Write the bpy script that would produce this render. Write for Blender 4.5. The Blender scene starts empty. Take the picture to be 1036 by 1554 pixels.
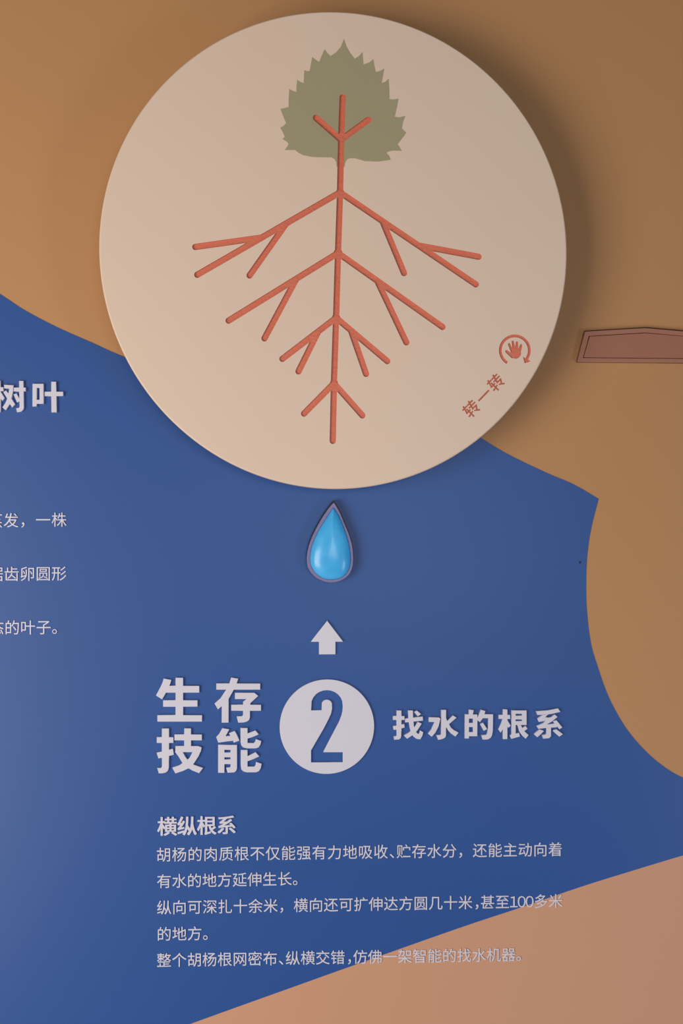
import bpy, bmesh, math
from mathutils import Vector, Matrix, Euler

C = bpy.context.scene.collection
S = bpy.context.scene

# ------------------------------------------------------------------ camera
F_PX = 1600.0                 # focal length in pixels of the 1036 x 1554 frame
YAW = math.radians(3.2)
DIST = 1.12
AIM = Vector((0.0, 0.0, 1.40))
cam_d = bpy.data.cameras.new('camera')
cam = bpy.data.objects.new('camera', cam_d); C.objects.link(cam)
cam_d.sensor_fit = 'HORIZONTAL'; cam_d.sensor_width = 36.0
cam_d.lens = F_PX / 1036.0 * 36.0
cam_d.clip_start = 0.01
cam.location = AIM + Vector((-math.sin(YAW) * DIST, -math.cos(YAW) * DIST, 0.0))
cam.rotation_euler = Euler((math.pi / 2, 0, -YAW))
S.camera = cam

# ------------------------------------------------------------------ world, lights, exposure
w = bpy.data.worlds.new('world'); S.world = w; w.use_nodes = True
bg = w.node_tree.nodes['Background']
bg.inputs[0].default_value = (1.0, 0.90, 0.80, 1); bg.inputs[1].default_value = 0.08

def area(name, loc, target, size, size_y, power, col):
    d = bpy.data.lights.new(name, 'AREA'); d.shape = 'RECTANGLE'
    d.size = size; d.size_y = size_y; d.energy = power; d.color = col
    o = bpy.data.objects.new(name, d); C.objects.link(o); o.location = loc
    o.rotation_euler = (Vector(target) - Vector(loc)).to_track_quat('-Z', 'Y').to_euler()
    return o
area('key_light', (-1.3, -1.3, 1.0), (0.0, 0.0, 1.5), 1.0, 1.25, 27.5, (1.0, 0.88, 0.76))
area('side_light', (1.3, -1.2, 0.65), (0.1, 0.0, 1.0), 0.3, 0.8, 5.5, (0.80, 0.88, 1.0))
area('sheen_fill_light', (0.40, -3.1, 1.36), (0.0, 0.0, 1.4), 1.1, 0.9, 14.0, (0.90, 0.94, 1.0))  # added cool panel behind the camera: sheen on the blue paint, frontal fill

S.view_settings.view_transform = 'Standard'
S.view_settings.look = 'None'
S.view_settings.gamma = 1.0
S.view_settings.use_curve_mapping = False
S.view_settings.exposure = 0.0

# ------------------------------------------------------------------ helpers
R = cam.rotation_euler.to_matrix()
def at(px, py, Y=0.0):
    """Where the sight line of a photo pixel meets the vertical plane y = Y."""
    d = R @ Vector(((px - 518.0) / F_PX, (777.0 - py) / F_PX, -1.0))
    t = (Y - cam.location.y) / d.y
    return cam.location + d * t

def xz(px, py, Y=0.0):
    p = at(px, py, Y); return (p.x, p.z)

def srgb(r, g, b):
    def f(c):
        c /= 255.0
        return c / 12.92 if c <= 0.04045 else ((c + 0.055) / 1.055) ** 2.4
    return (f(r), f(g), f(b), 1.0)

def mat(name, rgb, rough=0.6, var=0.05, scale=3.0, bump=0.0, bscale=400.0, spec=0.4,
        emit=None, estr=0.0, coat=0.0, metal=0.0, drift=None):
    m = bpy.data.materials.new(name); m.use_nodes = True
    nt = m.node_tree; N = nt.nodes; L = nt.links
    b = N['Principled BSDF']
    tc = N.new('ShaderNodeTexCoord')
    n1 = N.new('ShaderNodeTexNoise'); n1.inputs['Scale'].default_value = scale; n1.inputs['Detail'].default_value = 4
    L.new(tc.outputs['Object'], n1.inputs['Vector'])
    mix = N.new('ShaderNodeMix'); mix.data_type = 'RGBA'
    c = srgb(*rgb)
    mix.inputs['A'].default_value = tuple(min(1, v * (1 - var)) for v in c[:3]) + (1,)
    hi = srgb(*drift) if drift else c
    mix.inputs['B'].default_value = tuple(min(1, v * (1 + var)) for v in hi[:3]) + (1,)
    L.new(n1.outputs['Fac'], mix.inputs['Factor'])
    L.new(mix.outputs['Result'], b.inputs['Base Color'])
    b.inputs['Roughness'].default_value = rough
    b.inputs['Specular IOR Level'].default_value = spec
    b.inputs['Metallic'].default_value = metal
    b.inputs['Coat Weight'].default_value = coat
    b.inputs['Coat Roughness'].default_value = 0.2
    if bump > 0:
        n2 = N.new('ShaderNodeTexNoise'); n2.inputs['Scale'].default_value = bscale; n2.inputs['Detail'].default_value = 3
        L.new(tc.outputs['Object'], n2.inputs['Vector'])
        bp = N.new('ShaderNodeBump'); bp.inputs['Strength'].default_value = bump; bp.inputs['Distance'].default_value = 0.0006
        L.new(n2.outputs['Fac'], bp.inputs['Height']); L.new(bp.outputs['Normal'], b.inputs['Normal'])
    if emit:
        b.inputs['Emission Color'].default_value = srgb(*emit)
        b.inputs['Emission Strength'].default_value = estr
    return m

M = {
 'wall':   mat('ochre_wall_paint', (194, 146, 96), .62, .03, 2.2, .10, 500, drift=(193, 143, 100)),
 'blue':   mat('blue_wall_paint', (44, 87, 160), .40, .03, 3.0, .06, 600),
 'sand':   mat('salmon_wall_paint', (208, 158, 128), .6, .03, 2.5, .06, 600),
 'cream':  mat('cream_disc_paint', (234, 215, 196), .45, .02, 5.0, .05, 700, drift=(230, 205, 188)),
 'leaf':   mat('sage_green_print', (168, 161, 130), .55, .03, 6.0, .05, 700),
 'red':    mat('terracotta_groove_paint', (218, 120, 94), .42, .09, 90.0, .8, 420),
 'white':  mat('white_letter_acrylic', (220, 220, 237), .35, .02, 6.0),
 'black':  mat('black_casing', (14, 15, 24), .4, .1, 8.0),
 'bezel':  mat('grey_violet_metal', (116, 110, 150), .35, .05, 40.0, .1, 300, metal=.35),
 'glass':  mat('blue_lit_dome', (48, 150, 212), .28, .25, 45.0, emit=(30, 150, 215), estr=.32, coat=.35, drift=(90, 178, 224)),
 'bronze': mat('brown_plaque', (170, 118, 98), .5, .05, 9.0, .1, 500),
 'bronzeD':mat('brown_plaque_field', (168, 114, 92), .5, .05, 9.0, .1, 500),
 'gap':    mat('dark_seam', (70, 42, 34), .8, .05, 9.0),
 'floor':  mat('grey_vinyl_floor', (128, 124, 118), .5, .06, 4.0, .1, 200),
 'steel':  mat('brushed_steel', (150, 150, 150), .35, .05, 20.0, metal=.9),
}

def link(name, me, m=None, parent=None):
    o = bpy.data.objects.new(name, me); C.objects.link(o)
    if m is not None and me is not None and not me.materials: me.materials.append(m)
    if parent is not None:
        o.parent = parent
    return o

def tag(o, label=None, cat=None, group=None, kind=None):
    if label: o['label'] = label
    if cat: o['category'] = cat
    if group: o['group'] = group
    if kind: o['kind'] = kind
    return o

def thing(name, label, cat, loc, group=None):
    o = bpy.data.objects.new(name, None); C.objects.link(o); o.location = loc
    o.empty_display_size = .02
    return tag(o, label, cat, group)

def curve_mesh(cu):
    o = bpy.data.objects.new('tmp', cu); C.objects.link(o)
    dg = bpy.context.evaluated_depsgraph_get(); dg.update()
    me = bpy.data.meshes.new_from_object(o.evaluated_get(dg), depsgraph=dg)
    bpy.data.objects.remove(o); bpy.data.curves.remove(cu)
    return me

def smooth(pts, n=5, closed=True):
    """Catmull-Rom through pts."""
    out = []; k = len(pts)
    rng = range(k) if closed else range(k - 1)
    for i in rng:
        g = (lambda j: pts[j % k]) if closed else (lambda j: pts[max(0, min(k - 1, j))])
        p0, p1, p2, p3 = g(i - 1), g(i), g(i + 1), g(i + 2)
        for s in range(n):
            t = s / n
            out.append(tuple(.5 * (2 * p1[a] + (p2[a] - p0[a]) * t + (2 * p0[a] - 5 * p1[a] + 4 * p2[a] - p3[a]) * t * t
                             + (3 * p1[a] - p0[a] - 3 * p2[a] + p3[a]) * t ** 3) for a in (0, 1)))
    if not closed: out.append(tuple(pts[-1]))
    return out

def plate(name, loops, y_front, thick, m, parent=None, bevel=0.0, origin=(0, 0)):
    """Flat shape (x,z loops, holes allowed) of the given thickness whose front sits at y_front. Mesh is centred on origin."""
    cu = bpy.data.curves.new(name, 'CURVE'); cu.dimensions = '2D'; cu.fill_mode = 'BOTH'
    for lp in loops:
        s = cu.splines.new('POLY'); s.points.add(len(lp) - 1); s.use_cyclic_u = True
        for p, q in zip(s.points, lp): p.co = (q[0] - origin[0], q[1] - origin[1], 0, 1)
    cu.offset = -bevel
    cu.extrude = max(thick / 2 - bevel, 0.00001); cu.bevel_depth = bevel; cu.bevel_resolution = 1
    me = curve_mesh(cu); me.name = name
    # local xy -> world xz, local +z (front) -> -y
    me.transform(Matrix(((1, 0, 0, 0), (0, 0, -1, 0), (0, 1, 0, 0), (0, 0, 0, 1))))
    o = link(name, me, m)
    put(o, (origin[0], y_front + thick / 2, origin[1]), parent)
    return o

def put(o, world, parent):
    o.location = Vector(world)
    if parent is not None:
        o.parent = parent
        o.location = Vector(world) - parent.location

def prism(loop, y0, y1):
    """Closed prism from an (x,z) loop between y0 (back) and y1 (front): verts, faces."""
    n = len(loop)
    vs = [(x, y0, z) for x, z in loop] + [(x, y1, z) for x, z in loop]
    fs = [tuple(range(n - 1, -1, -1)), tuple(range(n, 2 * n))] + [(i, (i + 1) % n, n + (i + 1) % n, n + i) for i in range(n)]
    return vs, fs

def mesh(name, parts, mats, idx=0):
    vs, fs = [], []
    for v, f in parts:
        k = len(vs); vs += list(v); fs += [tuple(i + k for i in q) for q in f]
    me = bpy.data.meshes.new(name); me.from_pydata(vs, [], fs)
    for m in mats: me.materials.append(m)
    bm = bmesh.new(); bm.from_mesh(me); bmesh.ops.recalc_face_normals(bm, faces=bm.faces); bm.to_mesh(me); bm.free()
    for p in me.polygons: p.material_index = idx
    return me

def capsule(a, b, ra, rb=None, n=10):
    rb = ra if rb is None else rb
    an = math.atan2(b[1] - a[1], b[0] - a[0]); out = []
    for i in range(n + 1):
        t = an - math.pi / 2 + math.pi * i / n; out.append((b[0] + rb * math.cos(t), b[1] + rb * math.sin(t)))
    for i in range(n + 1):
        t = an + math.pi / 2 + math.pi * i / n; out.append((a[0] + ra * math.cos(t), a[1] + ra * math.sin(t)))
    return out

# ---- glyphs
import numpy as np
_glyph = {}
def fat_loops(ch, hx, hz, N=230):
    """Outline loops of a character thickened by hx sideways and hz up and down (em = 1): distance field + contour."""
    cu = bpy.data.curves.new('glyph', 'FONT'); cu.body = ch; cu.size = 1.0; cu.resolution_u = 4
    me = curve_mesh(cu)
    cnt = {}
    for p in me.polygons:
        for e in p.edge_keys: cnt[e] = cnt.get(e, 0) + 1
    E = [e for e, c in cnt.items() if c == 1]
    V = np.array([[v.co.x, v.co.y] for v in me.vertices])
    A = np.array([V[e[0]] for e in E]); B = np.array([V[e[1]] for e in E])
    x0, z0 = V.min(0) - .08; x1, z1 = V.max(0) + .08
    h = max(x1 - x0, z1 - z0) / N
    X = x0 + h * (np.arange(int((x1 - x0) / h) + 2) + .37); Z = z0 + h * (np.arange(int((z1 - z0) / h) + 2) + .41)
    GX, GZ = np.meshgrid(X, Z, indexing='ij')
    dist = np.full(GX.shape, 1e9); inside = np.zeros(GX.shape, bool)
    for (ax, az), (bx, bz) in zip(A, B):
        ux, uz = (ax - GX) / hx, (az - GZ) / hz; ex, ez = (bx - ax) / hx, (bz - az) / hz
        cand = [np.zeros_like(GX), np.ones_like(GX)]
        with np.errstate(all='ignore'):
            for num, den in ((-ux, ex), (-uz, ez), (uz - ux, ex - ez), (-uz - ux, ex + ez)):
                if abs(den) > 1e-9: cand.append(np.clip(num / den, 0, 1))
        for t in cand: np.minimum(dist, np.maximum(np.abs(ux + t * ex), np.abs(uz + t * ez)), out=dist)
        if az != bz:
            cr = ((az > GZ) != (bz > GZ)) & (GX < ax + (GZ - az) * (bx - ax) / (bz - az)); inside ^= cr
    bpy.data.meshes.remove(me)
    return contour(1.0 - np.where(inside, -dist, dist), X, Z, h)

def contour(f, X, Z, h):
    """Closed loops where the field f (positive inside) crosses zero."""
    seg = {}
    def cr(i, j, k, l): t = f[i, j] / (f[i, j] - f[k, l]); return (X[i] + (X[k] - X[i]) * t, Z[j] + (Z[l] - Z[j]) * t)
    S_ = f > 0; nx, nz = f.shape
    mixed = S_[:-1, :-1].astype(int) + S_[1:, :-1] + S_[1:, 1:] + S_[:-1, 1:]
    pt = {}
    for i, j in np.argwhere((mixed > 0) & (mixed < 4)):
        c = [(i, j), (i + 1, j), (i + 1, j + 1), (i, j + 1)]; s = [S_[q] for q in c]
        ent = []; ext = []
        for a in range(4):
            b = (a + 1) % 4
            if s[a] != s[b]:
                key = tuple(sorted((c[a], c[b])))
                if key not in pt: pt[key] = cr(*key[0], *key[1])
                (ext if s[a] else ent).append((a, key))
        for a, key in ext:       # walk with the inside on one hand
            k2 = min(ent, key=lambda q: (q[0] - a) % 4)[1]
            seg[key] = k2
    loops = []
    while seg:
        st = next(iter(seg)); k = st; lp = []
        while k in seg: n_ = seg.pop(k); lp.append(pt[k]); k = n_
        if len(lp) > 8: loops.append(simplify(lp, h * .30))
    return loops

def union_loops(polys, h):
    """Outline of the union of several polygons (the strokes of one cut character)."""
    P = np.array([q for pl_ in polys for q in pl_]); x0, z0 = P.min(0) - 3 * h; x1, z1 = P.max(0) + 3 * h
    X = x0 + h * (np.arange(int((x1 - x0) / h) + 2) + .37); Z = z0 + h * (np.arange(int((z1 - z0) / h) + 2) + .41)
    GX, GZ = np.meshgrid(X, Z, indexing='ij'); f = np.full(GX.shape, -1e9)
    for pl_ in polys:
        d2 = np.full(GX.shape, 1e18); ins = np.zeros(GX.shape, bool)
        for (ax, az), (bx, bz) in zip(pl_, pl_[1:] + pl_[:1]):
            ex, ez = bx - ax, bz - az; L2 = ex * ex + ez * ez
            if L2 < 1e-12: continue
            t = np.clip(((GX - ax) * ex + (GZ - az) * ez) / L2, 0, 1)
            np.minimum(d2, (GX - ax - t * ex) ** 2 + (GZ - az - t * ez) ** 2, out=d2)
            if az != bz: ins ^= ((az > GZ) != (bz > GZ)) & (GX < ax + (GZ - az) * ex / ez)
        np.maximum(f, np.where(ins, 1, -1) * np.sqrt(d2), out=f)
    return contour(f, X, Z, h)

def simplify(lp, tol):
    """Drop the points of a closed loop that lie within tol of the line through their neighbours kept."""
    def rdp(a):
        if len(a) < 3: return a
        (x0, y0), (x1, y1) = a[0], a[-1]; L_ = math.hypot(x1 - x0, y1 - y0) or 1e-12
        dm, im = 0, 0
        for i in range(1, len(a) - 1):
            dd = abs((x1 - x0) * (a[i][1] - y0) - (a[i][0] - x0) * (y1 - y0)) / L_ if L_ > 1e-9 else math.hypot(a[i][0] - x0, a[i][1] - y0)
            if dd > dm: dm, im = dd, i
        return [a[0], a[-1]] if dm < tol else rdp(a[:im + 1])[:-1] + rdp(a[im:])
    m = len(lp) // 2
    return rdp(lp[:m + 1])[:-1] + rdp(lp[m:] + [lp[0]])[:-1]

def glyph_mesh(ch, bold, thick_em, bevel_em, yscale=1.0):
    """Extruded character, em = 1, centred on its own em box (CJK) ; front at local -y."""
    key = (ch, bold, thick_em, bevel_em)
    if key in _glyph: return _glyph[key]
    if isinstance(bold, tuple):
        cu = bpy.data.curves.new('glyph', 'CURVE'); cu.dimensions = '2D'; cu.fill_mode = 'BOTH'
        for lp in fat_loops(ch, *bold):
            s = cu.splines.new('POLY'); s.points.add(len(lp) - 1); s.use_cyclic_u = True
            for p, q in zip(s.points, lp): p.co = (q[0], q[1], 0, 1)
        cu.offset = 0; cu.extrude = thick_em / 2; bevel_em = 0
        return finish_glyph(key, cu)
    cu = bpy.data.curves.new('glyph', 'FONT'); cu.body = ch; cu.size = 1.0
    cu.resolution_u = 3
    cu.offset = bold - bevel_em
    cu.extrude = max(thick_em / 2 - bevel_em, 0.0001); cu.bevel_depth = bevel_em; cu.bevel_resolution = 0
    return finish_glyph(key, cu)

def finish_glyph(key, cu):
    me = curve_mesh(cu); me.name = 'character'
    me.transform(Matrix(((1, 0, 0, 0), (0, 0, -1, 0), (0, 1, 0, 0), (0, 0, 0, 1))))
    xs = [v.co.x for v in me.vertices]; zs = [v.co.z for v in me.vertices]
    bb = (min(xs), max(xs), min(zs), max(zs))
    me.materials.append(M['white'])
    _glyph[key] = (me, bb)
    return _glyph[key]

EMC = (0.5, 0.38)   # centre of a CJK em box in font units
# ------------------------------------------------------------------ the setting
wx0, wx1 = -2.2, 2.2
wall = link('wall_back', mesh('wall_back', [prism([(wx0, 0), (wx1, 0), (wx1, 2.8), (wx0, 2.8)], .12, 0)], [M['wall']]))
tag(wall, 'ochre painted wall with a blue painted field and a salmon field below', kind='structure')
floor = link('floor', mesh('floor', [([(wx0, .12, 0), (wx1, .12, 0), (wx1, -3.2, 0), (wx0, -3.2, 0), (wx0, .12, -.05), (wx1, .12, -.05), (wx1, -3.2, -.05), (wx0, -3.2, -.05)],
      [(0, 1, 2, 3), (7, 6, 5, 4), (0, 4, 5, 1), (1, 5, 6, 2), (2, 6, 7, 3), (3, 7, 4, 0)])], [M['floor']]))
floor.location.z = -0.001
tag(floor, kind='structure')

top = [(-420, 180), (-250, 290), (-120, 368), (0, 446), (40, 472), (90, 498), (140, 520), (187, 541), (300, 585), (450, 610), (600, 612), (690, 640),
       (730, 665), (770, 689), (828, 717), (870, 735), (908, 757)]
arc = [(908, 757), (897, 800), (891, 840), (889, 880), (890, 925), (896, 975), (906, 1010), (922, 1055), (945, 1098), (970, 1130),
       (1000, 1158), (1036, 1180), (1090, 1196), (1160, 1195), (1240, 1170), (1330, 1110), (1400, 1040)]
slope = [(1400, 1195), (1240, 1241), (1140, 1268), (1036, 1298), (960, 1321), (880, 1346), (790, 1377), (694, 1409), (540, 1463.5), (466, 1490), (288, 1554), (60, 1638), (-420, 1820)]
blue_px = smooth(top, 5, False)[:-1] + smooth(arc, 5, False)[:] + smooth(slope, 4, False)
blue = plate('paint_field', [[xz(*p) for p in blue_px]], -0.0004, 0.0006, M['blue'], wall)
tag(blue, 'deep blue painted field with a wavy upper edge')
sand_px = smooth(slope, 4, False) + [(-420, 2300), (1400, 2300)]
sand = plate('paint_field', [[xz(*p) for p in sand_px]], -0.0004, 0.0006, M['sand'], wall)
tag(sand, 'salmon pink painted field below the blue slope')
p = at(879.5, 853.5); r_ = .0011
chip = link('paint_chip', mesh('paint_chip', [prism([(r_ * (1 + .3 * math.sin(3 * t)) * math.cos(t), 1.3 * r_ * math.sin(t)) for t in [i * math.pi / 5 for i in range(10)]], .0004, -.0002)], [M['black']]))
put(chip, (p.x, -.0004, p.z), wall); tag(chip, 'tiny dark chip in the blue paint')

# ------------------------------------------------------------------ the turning disc
YF = -0.052; THK = 0.020
l, r, t, b = at(150, 379, YF), at(860.3, 379, YF), at(505, 17, YF), at(505, 742, YF)
cx, cz = (l.x + r.x) / 2, (t.z + b.z) / 2
rx, rz = (r.x - l.x) / 2, (t.z - b.z) / 2
print('DISC', rx, rz, cx, cz)
NS = 240
def ring(sc_r, y): return [((rx - sc_r) * math.cos(2 * math.pi * i / NS), y, (rz - sc_r) * math.sin(2 * math.pi * i / NS)) for i in range(NS)]
rings = [(.004, 0), (0.0, -.004 + 0), (0.0, 0), ]
prof = [(.0015, THK), (0, THK - .0015), (0, .0018), (.0005, .0006), (.0016, 0)]
vs, fs = [], []
for (dr, y) in prof: vs += ring(dr, y)
for k in range(len(prof) - 1):
    for i in range(NS): fs.append((k * NS + i, k * NS + (i + 1) % NS, (k + 1) * NS + (i + 1) % NS, (k + 1) * NS + i))
fs.append(tuple(range(NS - 1, -1, -1))); fs.append(tuple(range((len(prof) - 1) * NS, len(prof) * NS)))
disc_me = mesh('disc_face', [(vs, fs)], [M['cream'], M['red']], 0)

disc = thing('turning_disc', 'large round cream disc with a leaf and engraved red roots, mounted high on the wall', 'disc', (cx, YF, cz))
def d(px, py):      # photo pixel on the disc face, in the disc's own frame
    q = at(px, py, YF); return (q.x - cx, q.z - cz)
PX = at(519, 380, YF).x - at(518, 380, YF).x

J0, J1, J2, J3, J4 = (517.4, 211), (515.8, 292), (512.7, 384), (509.8, 482.3), (506.5, 581.7)
W = 4.75
strokes = [  # name, from, to
 ('leaf_vein', (519.6, 148), J0), ('leaf_vein', (479.2, 179), (517, 212)), ('leaf_vein', (558.6, 182), (517.6, 212)),
 ('root_trunk', J0, J1), ('root_trunk', J1, J2), ('root_trunk', J2, J3), ('root_trunk', J3, J4), ('root_trunk', J4, (504.7, 669)),
 ('root_branch', J1, (299.3, 417)), ('root_branch', (394, 361), (296.3, 374.8)), ('root_branch', (433, 341), (378.6, 418)),
 ('root_branch', J1, (721.7, 431.6)), ('root_branch', (637, 373), (725.8, 389.6)), ('root_branch', (581, 338), (612.8, 414.5)),
 ('root_branch', J2, (346.8, 486.6)), ('root_branch', (449, 424), (401.2, 513.5)),
 ('root_branch', J2, (671.2, 496.2)), ('root_branch', (573, 428), (616.3, 519.6)),
 ('root_branch', J3, (428.4, 544.6)), ('root_branch', (482, 504.5), (452.8, 563.6)),
 ('root_branch', J3, (587.4, 548)), ('root_branch', (533, 503.5), (555.2, 567.4)),
 ('root_branch', J4, (461.2, 627.6)), ('root_branch', J4, (549.6, 630.4)),
]
GD = .0022     # groove depth
cut = []
for nme, a, b_ in strokes:
    cut.append(prism(capsule(d(*a), d(*b_), W * PX), GD, -.004))
for j, rr in ((J0, 5.6), (J1, 6.2), (J2, 6.6), (J3, 6.2), (J4, 6.0)):
    cut.append(prism(capsule(d(*j), (d(*j)[0] + .0001, d(*j)[1]), rr * PX), GD, -.004))
# turn symbol: ring, arrow head, hand
ic = (780.9, 531.7); ir = 22.0
a0, a1 = math.radians(238.5), math.radians(-34)
outer, inner = [], []
for i in range(41):
    tt = a0 + (a1 - a0) * i / 40
    outer.append((ic[0] + (ir + 2.1) * math.cos(tt), ic[1] - (ir + 2.1) * math.sin(tt)))
    inner.append((ic[0] + (ir - 2.1) * math.cos(tt), ic[1] - (ir - 2.1) * math.sin(tt)))
ring_loop = [d(*q) for q in outer + inner[::-1]]
head_loop = [d(*q) for q in ((793.3, 541.6), (797.2, 543.6), (799.5, 543), (801.5, 545.4), (804.6, 548.2), (801.5, 549.6), (795.7, 551.2))]
h = lambda x, y: d(745 + x / 14.8, 500 + y / 14.8)
hand_caps = [capsule(h(345, 492), h(480, 600), 2.0 * PX, 3.2 * PX, 7), capsule(h(402, 330), h(480, 510), 1.75 * PX, 2.4 * PX, 7), capsule(h(487, 278), h(520, 480), 1.8 * PX, 2.6 * PX, 7),
             capsule(h(580, 294), h(572, 480), 1.8 * PX, 2.6 * PX, 7), capsule(h(674, 352), h(625, 510), 1.75 * PX, 2.8 * PX, 7),
             [h(*q) for q in ((430, 560), (455, 480), (520, 425), (600, 430), (668, 480), (672, 560), (640, 615), (590, 650), (530, 655), (475, 625))]]
SD = .0012     # depth of the symbol engraving
for lp in [ring_loop, head_loop] + hand_caps: cut.append(prism(lp, SD, -.003))
cutter_me = mesh('cutter', cut, [M['cream'], M['red']], 1)

def boolean(me, cme):
    o = bpy.data.objects.new('bt', me); c = bpy.data.objects.new('bc', cme); C.objects.link(o); C.objects.link(c)
    mo = o.modifiers.new('b', 'BOOLEAN'); mo.operation = 'DIFFERENCE'; mo.object = c; mo.solver = 'EXACT'; mo.use_self = True
    dg = bpy.context.evaluated_depsgraph_get(); dg.update()
    out = bpy.data.meshes.new_from_object(o.evaluated_get(dg), depsgraph=dg)
    bpy.data.objects.remove(o); bpy.data.objects.remove(c)
    return out
face = link('disc_face', boolean(disc_me, cutter_me)); face.parent = disc
for p_ in face.data.polygons:      # soft rim, flat face
    p_.use_smooth = p_.normal.y > -.999 and (p_.center.x / rx) ** 2 + (p_.center.z / rz) ** 2 > .985

# leaf print
leaf_c = [(485, 75), (500, 120), (522, 160), (550, 196), (576, 180), (597, 155), (600, 195), (603, 230), (640, 218), (663, 198), (668, 235), (678, 276), (703, 270), (728, 255),
 (721, 300), (713, 343), (735, 335), (755, 316), (759, 380), (760, 440), (785, 442), (815, 438), (805, 490), (792, 547), (820, 550), (856, 541), (842, 580), (835, 618), (862, 643), (835, 680), (810, 713),
 (835, 753), (780, 752), (755, 757), (742, 766), (760, 785), (767, 807), (730, 813), (690, 818), (610, 815), (580, 806), (550, 798), (520, 798), (503, 806), (493, 822), (488, 850),
 (442, 850), (438, 822), (428, 803), (410, 793), (340, 792), (290, 790), (235, 778), (210, 764), (190, 748), (127, 748), (142, 728), (150, 712), (138, 696), (113, 682), (127, 668), (115, 640), (100, 612), (120, 602), (135, 585),
 (116, 540), (101, 500), (150, 488), (151, 430), (155, 378), (175, 390), (197, 398), (198, 360), (202, 323), (222, 337), (242, 343), (243, 305), (245, 265), (260, 271), (277, 270), (285, 230), (293, 185), (315, 203),
 (335, 215), (350, 178), (368, 138), (385, 162), (404, 180), (440, 155), (467, 122)]
lp = [d(400 + x / 3.985, 40 + y / 3.985) for x, y in leaf_c]
leaf_me = mesh('leaf_print', [prism(lp, .0002, -.00012)], [M['leaf'], M['red']], 0)
lf = link('leaf_print', boolean(leaf_me, mesh('c2', [prism(capsule(d(*a), d(*b_), W * PX), GD, -.004) for n_, a, b_ in strokes[:4]]
     + [prism(capsule(d(*J0), (d(*J0)[0] + .0001, d(*J0)[1]), 5.6 * PX), GD, -.004)], [M['leaf'], M['red']], 1))); lf.parent = disc
lf['label'] = 'flat sage green serrated leaf print'
# painted groove floors: one rounded bar per stroke
for k, (nme, a, b_) in enumerate(strokes):
    A, B = d(*a), d(*b_)
    me = mesh(nme, [prism(capsule((0, 0), (B[0] - A[0], B[1] - A[1]), (W + .1) * PX), GD + .0004, GD - .0002 - .00002 * k)], [M['red']])
    o = link(nme, me, None, disc); o.location = (A[0], 0, A[1])
def sub(name, loops, y0, y1, label=None):
    o = link(name, mesh(name, [prism(q, y0, y1 - .00002 * i) for i, q in enumerate(loops)], [M['red']]), None, disc)
    if label: o['label'] = label
    return o
sub('turn_arrow', [ring_loop, head_loop], SD + .0003, SD - .0001, 'engraved red circular arrow')
sub('hand_symbol', hand_caps, SD + .0003, SD - .0001, 'engraved red open hand')
# hub behind
hub = link('hub', mesh('hub', [prism([(.045 * math.cos(i * math.pi / 24), .045 * math.sin(i * math.pi / 24)) for i in range(48)], -YF, THK - .0005)], [M['steel']]), None, disc)

def char_obj(ch, em, centre, Yfront, thick, bold, parent, bev=0.0, rot=0.0, fit=None, m=None, cen=EMC):
    """A raised character. centre = world (x,z) of its em box, or fit = (x0,x1,z0,z1) world box of the inked shape."""
    me, bb = glyph_mesh(ch, bold, thick / em, bev / em)
    if m is not None:
        me = me.copy(); me.materials.clear(); me.materials.append(m)
    o = bpy.data.objects.new('character', me); C.objects.link(o)
    if fit:
        sx = (fit[1] - fit[0]) / (bb[1] - bb[0]); sz = (fit[3] - fit[2]) / (bb[3] - bb[2])
        px_, pz_ = fit[0] - bb[0] * sx, fit[2] - bb[2] * sz
    else:
        sx = sz = em
        c_, s_ = math.cos(rot), math.sin(rot)
        px_ = centre[0] - (cen[0] * c_ - cen[1] * s_) * em; pz_ = centre[1] - (cen[0] * s_ + cen[1] * c_) * em
    o.scale = (sx, em, sz); o.rotation_euler = (0, -rot, 0)
    o.parent = parent
    o.location = Vector((px_, Yfront + thick / 2, pz_)) - parent.location
    return o

# small engraved words on the disc, running up along the rim
em_s = 24.5 * (at(519, 600, YF).x - at(518, 600, YF).x)
ang = math.radians(46)
for ch, c0 in (('转', (714.7, 620.3)), ('一', (733.8, 600.6)), ('转', (751.9, 580.6))):
    q = at(*c0, YF)
    o = char_obj(ch, em_s, (q.x, q.z), YF - .0002, .0008, .010, disc, 0, ang, m=M['red'])
    o['label'] = 'small red character'

# ------------------------------------------------------------------ drop lamp
lampc = at(503, 830, 0)
lamp = thing('drop_lamp', 'blue glowing water drop lamp in a grey frame just below the cream disc', 'lamp', (lampc.x, 0, lampc.z))
cvt = lambda pts, Y: [xz(430 + x / 5.757, 740 + y / 5.757, Y) for x, y in pts]
outer_px = [(440, 127), (400, 172), (345, 250), (290, 345), (240, 450), (212, 545), (203, 630), (215, 700), (250, 757), (300, 798), (360, 823), (412, 831), (470, 824), (530, 798), (580, 750), (605, 680),
            (610, 600), (600, 505), (570, 400), (530, 305), (487, 205)]
inner_px = [(436, 175), (380, 258), (315, 362), (268, 460), (240, 550), (234, 635), (250, 700), (290, 755), (350, 793), (415, 803), (480, 795), (535, 765), (570, 710), (583, 640), (579, 550), (555, 440), (520, 340), (480, 245)]
def drop_loop(pts, Y, n=5): # sharp at the tip, smooth elsewhere
    return cvt(smooth(pts + [pts[0]], n, False)[:-1], Y)
YD = -.011
def grow(pts, k, dy):
    mx, my = 412, 520
    return [(mx + (x - mx) * k, my + (y - my) * k + dy) for x, y in pts]
def local(o_loop, c=lampc): return [(x - c.x, z - c.z) for x, z in o_loop]
case = link('casing', mesh('casing', [prism(local(drop_loop(grow(outer_px, 1.012, -13), YD + .004)), 0, YD + .003)], [M['black']]), None, lamp)
fr = plate('bezel', [drop_loop(outer_px, YD), drop_loop(inner_px, YD)], YD, .0035, M['bezel'], lamp, .0004)
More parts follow.
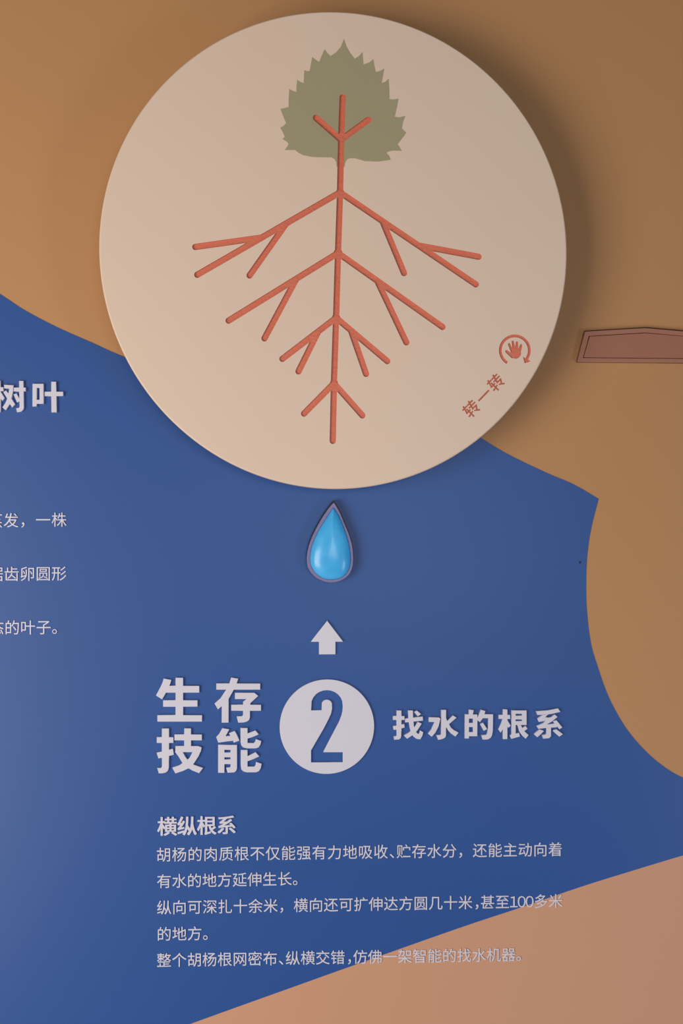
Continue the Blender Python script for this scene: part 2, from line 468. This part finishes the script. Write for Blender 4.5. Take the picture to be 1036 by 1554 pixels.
# glass dome: rings of the inner outline shrinking toward a spine
loop = local(drop_loop(grow(inner_px, 1.005, 0), YD))
n = len(loop); cxm = local(cvt([(412, 560)], YD))[0]
vs, fs = [], []
steps = 12
for k in range(steps):
    a_ = k / steps * math.pi / 2
    s_ = math.cos(a_) ; y_ = YD + .0012 - .0105 * math.sin(a_) ** .9
    for (x, z) in loop:
        # shrink towards the spine: width first, length less
        vs.append((cxm[0] + (x - cxm[0]) * s_, y_, cxm[1] + (z - cxm[1]) * s_))
vs.append((cxm[0], YD + .0012 - .0105, cxm[1]))
for k in range(steps - 1):
    for i in range(n): fs.append((k * n + i, k * n + (i + 1) % n, (k + 1) * n + (i + 1) % n, (k + 1) * n + i))
for i in range(n): fs.append(((steps - 1) * n + i, (steps - 1) * n + (i + 1) % n, steps * n))
fs.append(tuple(range(n - 1, -1, -1)))
dome = link('glass_dome', mesh('glass_dome', [(vs, fs)], [M['glass']]), None, lamp)
for p_ in dome.data.polygons: p_.use_smooth = len(p_.vertices) < 5

# ------------------------------------------------------------------ arrow and numbered badge
TH = .0030
arrow_px = [(381, 1162), (522, 1347), (454, 1347), (454, 1457), (310, 1457), (310, 1347), (240, 1347)]
ap = cvt(arrow_px, -TH); ac = at(496.5, 970, 0)
arrow = plate('arrow', [ap], -TH, TH, M['white'], None, .0003, (ac.x, ac.z))
tag(arrow, 'white raised arrow pointing up between the drop lamp and the numbered badge', 'arrow')
bc = at(496.1, 1102.8, -TH); br = (at(567.8, 1102, -TH).x - at(424.4, 1102, -TH).x) / 2
circ = [(bc.x + br * math.cos(i * math.pi / 60), bc.z + br * math.sin(i * math.pi / 60)) for i in range(120)]
two = [(472, 1078)]
for i in range(1, 12):     # outer arch left to right
    t_ = math.pi - math.pi * i / 12
    two.append((496 + 24 * math.cos(t_), 1070 - 22.6 * math.sin(t_)))
two += [(520, 1072), (519.6, 1079), (518, 1086), (514.5, 1095), (509.5, 1104.5), (490.3, 1141.6), (520, 1141.6), (520, 1157), (471.9, 1157), (471.9, 1139), (491, 1106), (497.5, 1093.5), (502.4, 1083), (503.9, 1075)]
for i in range(1, 9):      # inner arch right to left
    t_ = math.pi * i / 9
    two.append((495.9 + 8.1 * math.cos(t_), 1069.8 - 8.1 * math.sin(t_)))
two += [(487.8, 1078)]
badge = plate('number_badge', [circ, [xz(x, y, -TH) for x, y in two]], -TH, TH, M['white'], None, .0003, (bc.x, bc.z))
tag(badge, 'round white badge with the number 2 cut out of it', 'badge')

# ------------------------------------------------------------------ lettering
def rect(x0, y0, x1, y1): return [(x0, y0), (x1, y0), (x1, y1), (x0, y1)]
HAND = {   # strokes of the cut acrylic characters, in units of the character's own square
 '生': [[(208,112),(345,135),(325,205),(255,350),(183,478),(75,408),(150,270),(190,180)], rect(255,240,832,360), rect(200,492,802,606), rect(100,752,880,866), rect(418,98,550,800)],
 '存': [rect(102,192,945,312), [(385,78),(525,100),(490,205),(440,310),(340,490),(250,590),(133,692),(68,578),(180,480),(290,320),(350,200)], [(208,560),(338,480),(338,945),(205,945)],
        [(460,370),(830,370),(908,432),(755,572),(755,640),(615,640),(615,545),(690,492),(460,492)], rect(388,600,960,718),
        [(615,640),(748,640),(748,840),(735,890),(690,925),(620,942),(522,945),(492,822),(590,822),(615,800)]],
 '技': [rect(170,95,308,700), rect(72,262,392,374), [(70,560),(180,538),(382,482),(402,602),(300,625),(180,655),(103,672)],
        [(172,640),(305,640),(305,850),(290,905),(250,940),(190,955),(112,958),(80,850),(150,855),(172,830)],
        rect(598,92,730,480), rect(412,210,938,324), [(428,432),(870,432),(935,460),(915,550),(428,550)],
        [(420,545),(565,540),(620,640),(690,730),(780,790),(962,852),(885,955),(760,905),(660,850),(560,750),(480,620)],
        [(775,520),(920,520),(880,620),(790,760),(700,850),(580,910),(430,958),(370,850),(500,805),(600,745),(700,660)]],
 '能': [[(218,88),(355,112),(278,245),(140,368),(100,262),(150,210)], [(118,270),(140,368),(300,345),(420,333),(400,235),(280,243)], [(345,190),(455,142),(500,220),(545,330),(435,370),(415,300)],
        rect(136,410,258,948), rect(136,410,500,505), rect(375,410,500,860), rect(250,557,380,648), rect(250,690,380,780),
        [(375,800),(500,800),(498,870),(480,915),(440,940),(318,945),(290,850),(360,845),(375,832)],
        [(565,85),(702,85),(702,372),(820,375),(848,350),(860,298),(965,335),(950,405),(915,458),(860,478),(690,478),(620,460),(580,420),(567,350)], [(690,195),(850,130),(920,212),(800,260),(690,295)],
        [(570,508),(702,508),(702,826),(830,828),(855,800),(862,735),(972,772),(955,860),(920,915),(860,938),(690,938),(620,920),(580,880),(570,800)], [(690,632),(855,548),(928,634),(800,690),(690,730)]],
 '找': [rect(178,112,316,700), rect(75,270,405,384), [(75,555),(180,540),(395,490),(408,598),(300,620),(180,650),(97,665)],
        [(180,640),(312,640),(310,840),(290,900),(240,932),(110,938),(92,840),(160,838),(180,820)],
        [(495,112),(640,112),(642,330),(668,560),(700,660),(740,735),(790,780),(820,745),(832,675),(928,720),(905,830),(840,930),(740,915),(650,850),(590,750),(545,600),(515,400)],
        [(418,345),(915,280),(922,402),(640,432),(420,455)], [(665,160),(745,112),(868,215),(775,285)], [(775,435),(885,485),(760,680),(640,800),(472,912),(378,820),(520,740),(640,640)]],
 '水': [[(82,308),(370,310),(412,345),(360,560),(270,740),(165,858),(62,770),(150,660),(250,440),(82,440)],
        [(428,95),(572,95),(568,320),(600,405),(568,620),(568,820),(550,870),(500,905),(430,928),(345,942),(292,805),(400,805),(428,785)],
        [(755,250),(868,318),(655,498),(560,600),(545,400),(600,410)], [(560,380),(600,405),(655,500),(700,590),(780,660),(922,738),(830,852),(700,760),(620,670),(560,560)]],
 '的': [[(208,92),(352,105),(318,240),(208,240)], rect(95,225,213,905), rect(95,225,448,345), rect(328,225,448,842), rect(95,465,448,582), rect(95,722,448,842),
        [(545,88),(678,130),(600,340),(518,450),(425,372),(480,260)], rect(560,218,890,335),
        [(762,225),(890,225),(882,700),(860,820),(820,885),(740,930),(598,935),(555,808),(690,800),(725,770),(750,620)], [(524,500),(606,452),(728,640),(625,692)]],
 '根': [rect(203,82,330,922), rect(88,240,408,356), [(205,350),(290,480),(205,640),(140,742),(78,655),(150,500)], [(320,375),(425,545),(360,605),(270,500),(270,400)],
        rect(445,110,562,850), rect(445,110,868,210), rect(745,110,868,525), rect(445,262,868,368), rect(445,415,868,525),
        [(400,832),(440,790),(562,762),(660,745),(682,848),(440,915)], [(600,500),(715,535),(760,640),(830,720),(928,805),(840,912),(740,820),(670,720)], [(750,605),(835,545),(898,628),(790,705),(740,700)]],
 '系': [[(168,132),(500,110),(785,52),(858,155),(600,215),(210,245)], [(360,240),(520,225),(430,310),(500,300),(400,415),(250,440),(213,350)], [(400,330),(590,305),(690,225),(780,295),(620,425),(490,500),(350,590),(235,630),(185,550),(380,470),(430,420)],
        [(200,540),(660,488),(760,480),(760,590),(590,600),(460,605),(235,632)], [(650,425),(740,385),(910,590),(825,648)],
        [(465,590),(592,590),(592,840),(535,895),(375,912),(335,800),(430,795),(465,770)], [(270,645),(395,690),(300,790),(205,870),(115,790)], [(640,690),(740,640),(928,780),(820,855)]],
 '树': [rect(-120,105,18,985), [(-230,285),(95,285),(100,400),(-230,400)], [(-110,400),(-40,520),(-110,640),(-190,760),(-250,660),(-170,520)], [(10,400),(125,590),(65,680),(0,590)],
        [(110,218),(380,230),(365,400),(325,590),(260,780),(160,935),(65,855),(150,730),(220,560),(255,325),(118,320)], [(88,430),(165,372),(250,480),(320,610),(425,770),(335,855),(260,740),(190,590)],
        rect(385,295,722,406), [(530,108),(658,108),(668,870),(645,930),(590,975),(475,992),(445,875),(520,870),(548,835)], [(372,485),(460,460),(575,665),(475,715)]],
 '叶': [rect(95,190,215,830), rect(95,190,405,305), rect(295,190,410,755), rect(95,638,410,755), rect(438,412,960,538), [(618,130),(762,130),(778,995),(628,995)]],
}
def big(name, label, items, thick, group=None):
    """items: character, photo position of its square, size of the square in pixels."""
    x0 = min(i[1] for i in items); x1 = max(i[1] + i[3] for i in items); y1 = max(i[2] + i[3] for i in items)
    q = at((x0 + x1) / 2, y1, 0)
    T = thing(name, label, 'lettering', (q.x, 0, q.z), group)
    for ch, X0, Y0, sz in items:
        loops = union_loops([[tuple(map(float, q_)) for q_ in pl_] for pl_ in HAND[ch]], 4.0)
        k = sz / 1036.0
        L = [[xz(X0 + a * k, Y0 + b_ * k, -thick) for a, b_ in lp] for lp in loops]
        c = at(X0 + sz / 2, Y0 + sz / 2, 0)
        plate('character', L, -thick, thick, M['white'], T, .00030, (c.x, c.z))
    return T
big('heading_lettering', 'four large white raised characters in a square left of the numbered badge',
    [('存', 320, 1022, 82), ('技', 232, 1098, 82), ('能', 320, 1098, 82), ('生', 230, 1020, 90)], .0034)
big('title_lettering', 'row of five white raised characters right of the numbered badge',
    [('找', 592, 1072, 56), ('水', 646, 1072, 56), ('的', 700, 1072, 56), ('根', 752, 1072, 56), ('系', 804, 1072, 56)], .0036)
big('title_lettering', 'two white raised title characters cut by the left edge of the picture',
    [('树', 0, 572, 56), ('叶', 44, 572, 56)], .0036)

HALF = {'、': .5, ',': .5, '1': .54, '0': .54}
def line(name, label, s, a, b, em_px, thick, bold, group=None, last=None):
    """Characters of s from centre a (first) to centre b (the character at index last)."""
    last = len(s) - 1 if last is None else last
    pos = []; x = 0
    for ch in s:
        wd = HALF.get(ch, 1.0); pos.append(x + wd / 2); x += wd
    q = at((a[0] + b[0]) / 2, (a[1] + b[1]) / 2 + em_px / 2, 0)
    T = thing(name, label, 'lettering', (q.x, 0, q.z), group)
    A, B = at(*a, -thick), at(*b, -thick)
    em = em_px * (at(a[0] + 1, a[1], -thick).x - A.x)
    for ch, pp in zip(s, pos):
        f = (pp - pos[0]) / (pos[last] - pos[0]); P = A.lerp(B, f)
        if ch in '10':
            char_obj({'1': '１', '0': '０'}[ch], em, (P.x, P.z), -thick, thick, bold, T)
        elif ch == ',':
            char_obj('，', em, (P.x, P.z), -thick, thick, bold, T, cen=(.20, .38))
        elif ch == '、':
            char_obj('、', em, (P.x, P.z), -thick, thick, bold, T, cen=(.22, .38))
        else:
            char_obj(ch, em, (P.x, P.z), -thick, thick, bold, T)
    return T
G = 'lines of small white lettering'
line('subheading_lettering', 'short bold white four character subheading above the paragraph', '横纵根系', (253.6, 1254.0), (343.6, 1252), 30.5, .0022, (.019, .010))
TT, BD = .0014, .001
line('text_line', 'top line of the white paragraph, directly under the subheading', '胡杨的肉质根不仅能强有力地吸收、贮存水分，还能主动向着', (248.3, 1297), (842.6, 1288.9), 23.3, TT, BD, G)
line('text_line', 'short second line of the white paragraph, ten characters ending in a full stop', '有水的地方延伸生长。', (249, 1337.2), (432, 1333.6), 23.0, TT, BD, G, 8)
line('text_line', 'long third line of the white paragraph, containing the number 100', '纵向可深扎十余米，横向还可扩伸达方圆几十米,甚至100多米', (249, 1377.2), (843, 1367.3), 23.0, TT, BD, G)
line('text_line', 'shortest line of the white paragraph, three characters and a full stop', '的地方。', (249, 1417.4), (295.4, 1416.6), 23.0, TT, BD, G, 2)
line('text_line', 'bottom line of the white paragraph, ending over the salmon paint', '整个胡杨根网密布、纵横交错,仿佛一架智能的找水机器。', (248.8, 1457.2), (771.4, 1448.6), 23.0, TT, BD, G, 24)
line('text_line', 'upper small white line at the left edge, with a comma, on blue paint', '蒸发，一株', (-7.5, 789.8), (89.6, 788.6), 23.8, TT, BD, G)
line('text_line', 'middle small white line cut by the left edge of the picture', '锯齿卵圆形', (-6.5, 871.2), (89.6, 870.2), 23.8, TT, BD, G)
line('text_line', 'lowest small white line at the left edge, ending in a full stop', '态的叶子。', (-5.5, 952.6), (66.2, 951.8), 23.8, TT, BD, G, 3)

# ------------------------------------------------------------------ brown plaque on the right
pc = at(979, 525, 0)
pl = thing('wall_plaque', 'brown framed plaque with a low peaked top, right of the cream disc', 'plaque', (pc.x, 0, pc.z))
o_px = [(876, 549), (887.3, 503), (979, 497.6), (1071, 505.5), (1083, 551)]
i_px = [(884.5, 543), (893.4, 509.8), (979, 504.4), (1065, 511.8), (1074, 545)]
e_px = [(874.8, 549.8), (886.4, 502.1), (979, 496.5), (1072, 504.5), (1084.2, 551.8)]
plate('back_board', [[xz(*q, -.002) for q in e_px]], -.0022, .0022, M['gap'], pl)
plate('frame', [[xz(*q, -.006) for q in o_px], [xz(*q, -.006) for q in i_px]], -.006, .0040, M['bronze'], pl, .0004)
g = [(i_px[k][0] * 1.0 + (979 - i_px[k][0]) * .010, i_px[k][1] + (526 - i_px[k][1]) * .045) for k in range(5)]
plate('panel', [[xz(*q, -.005) for q in g]], -.0050, .0029, M['bronzeD'], pl, .0003)
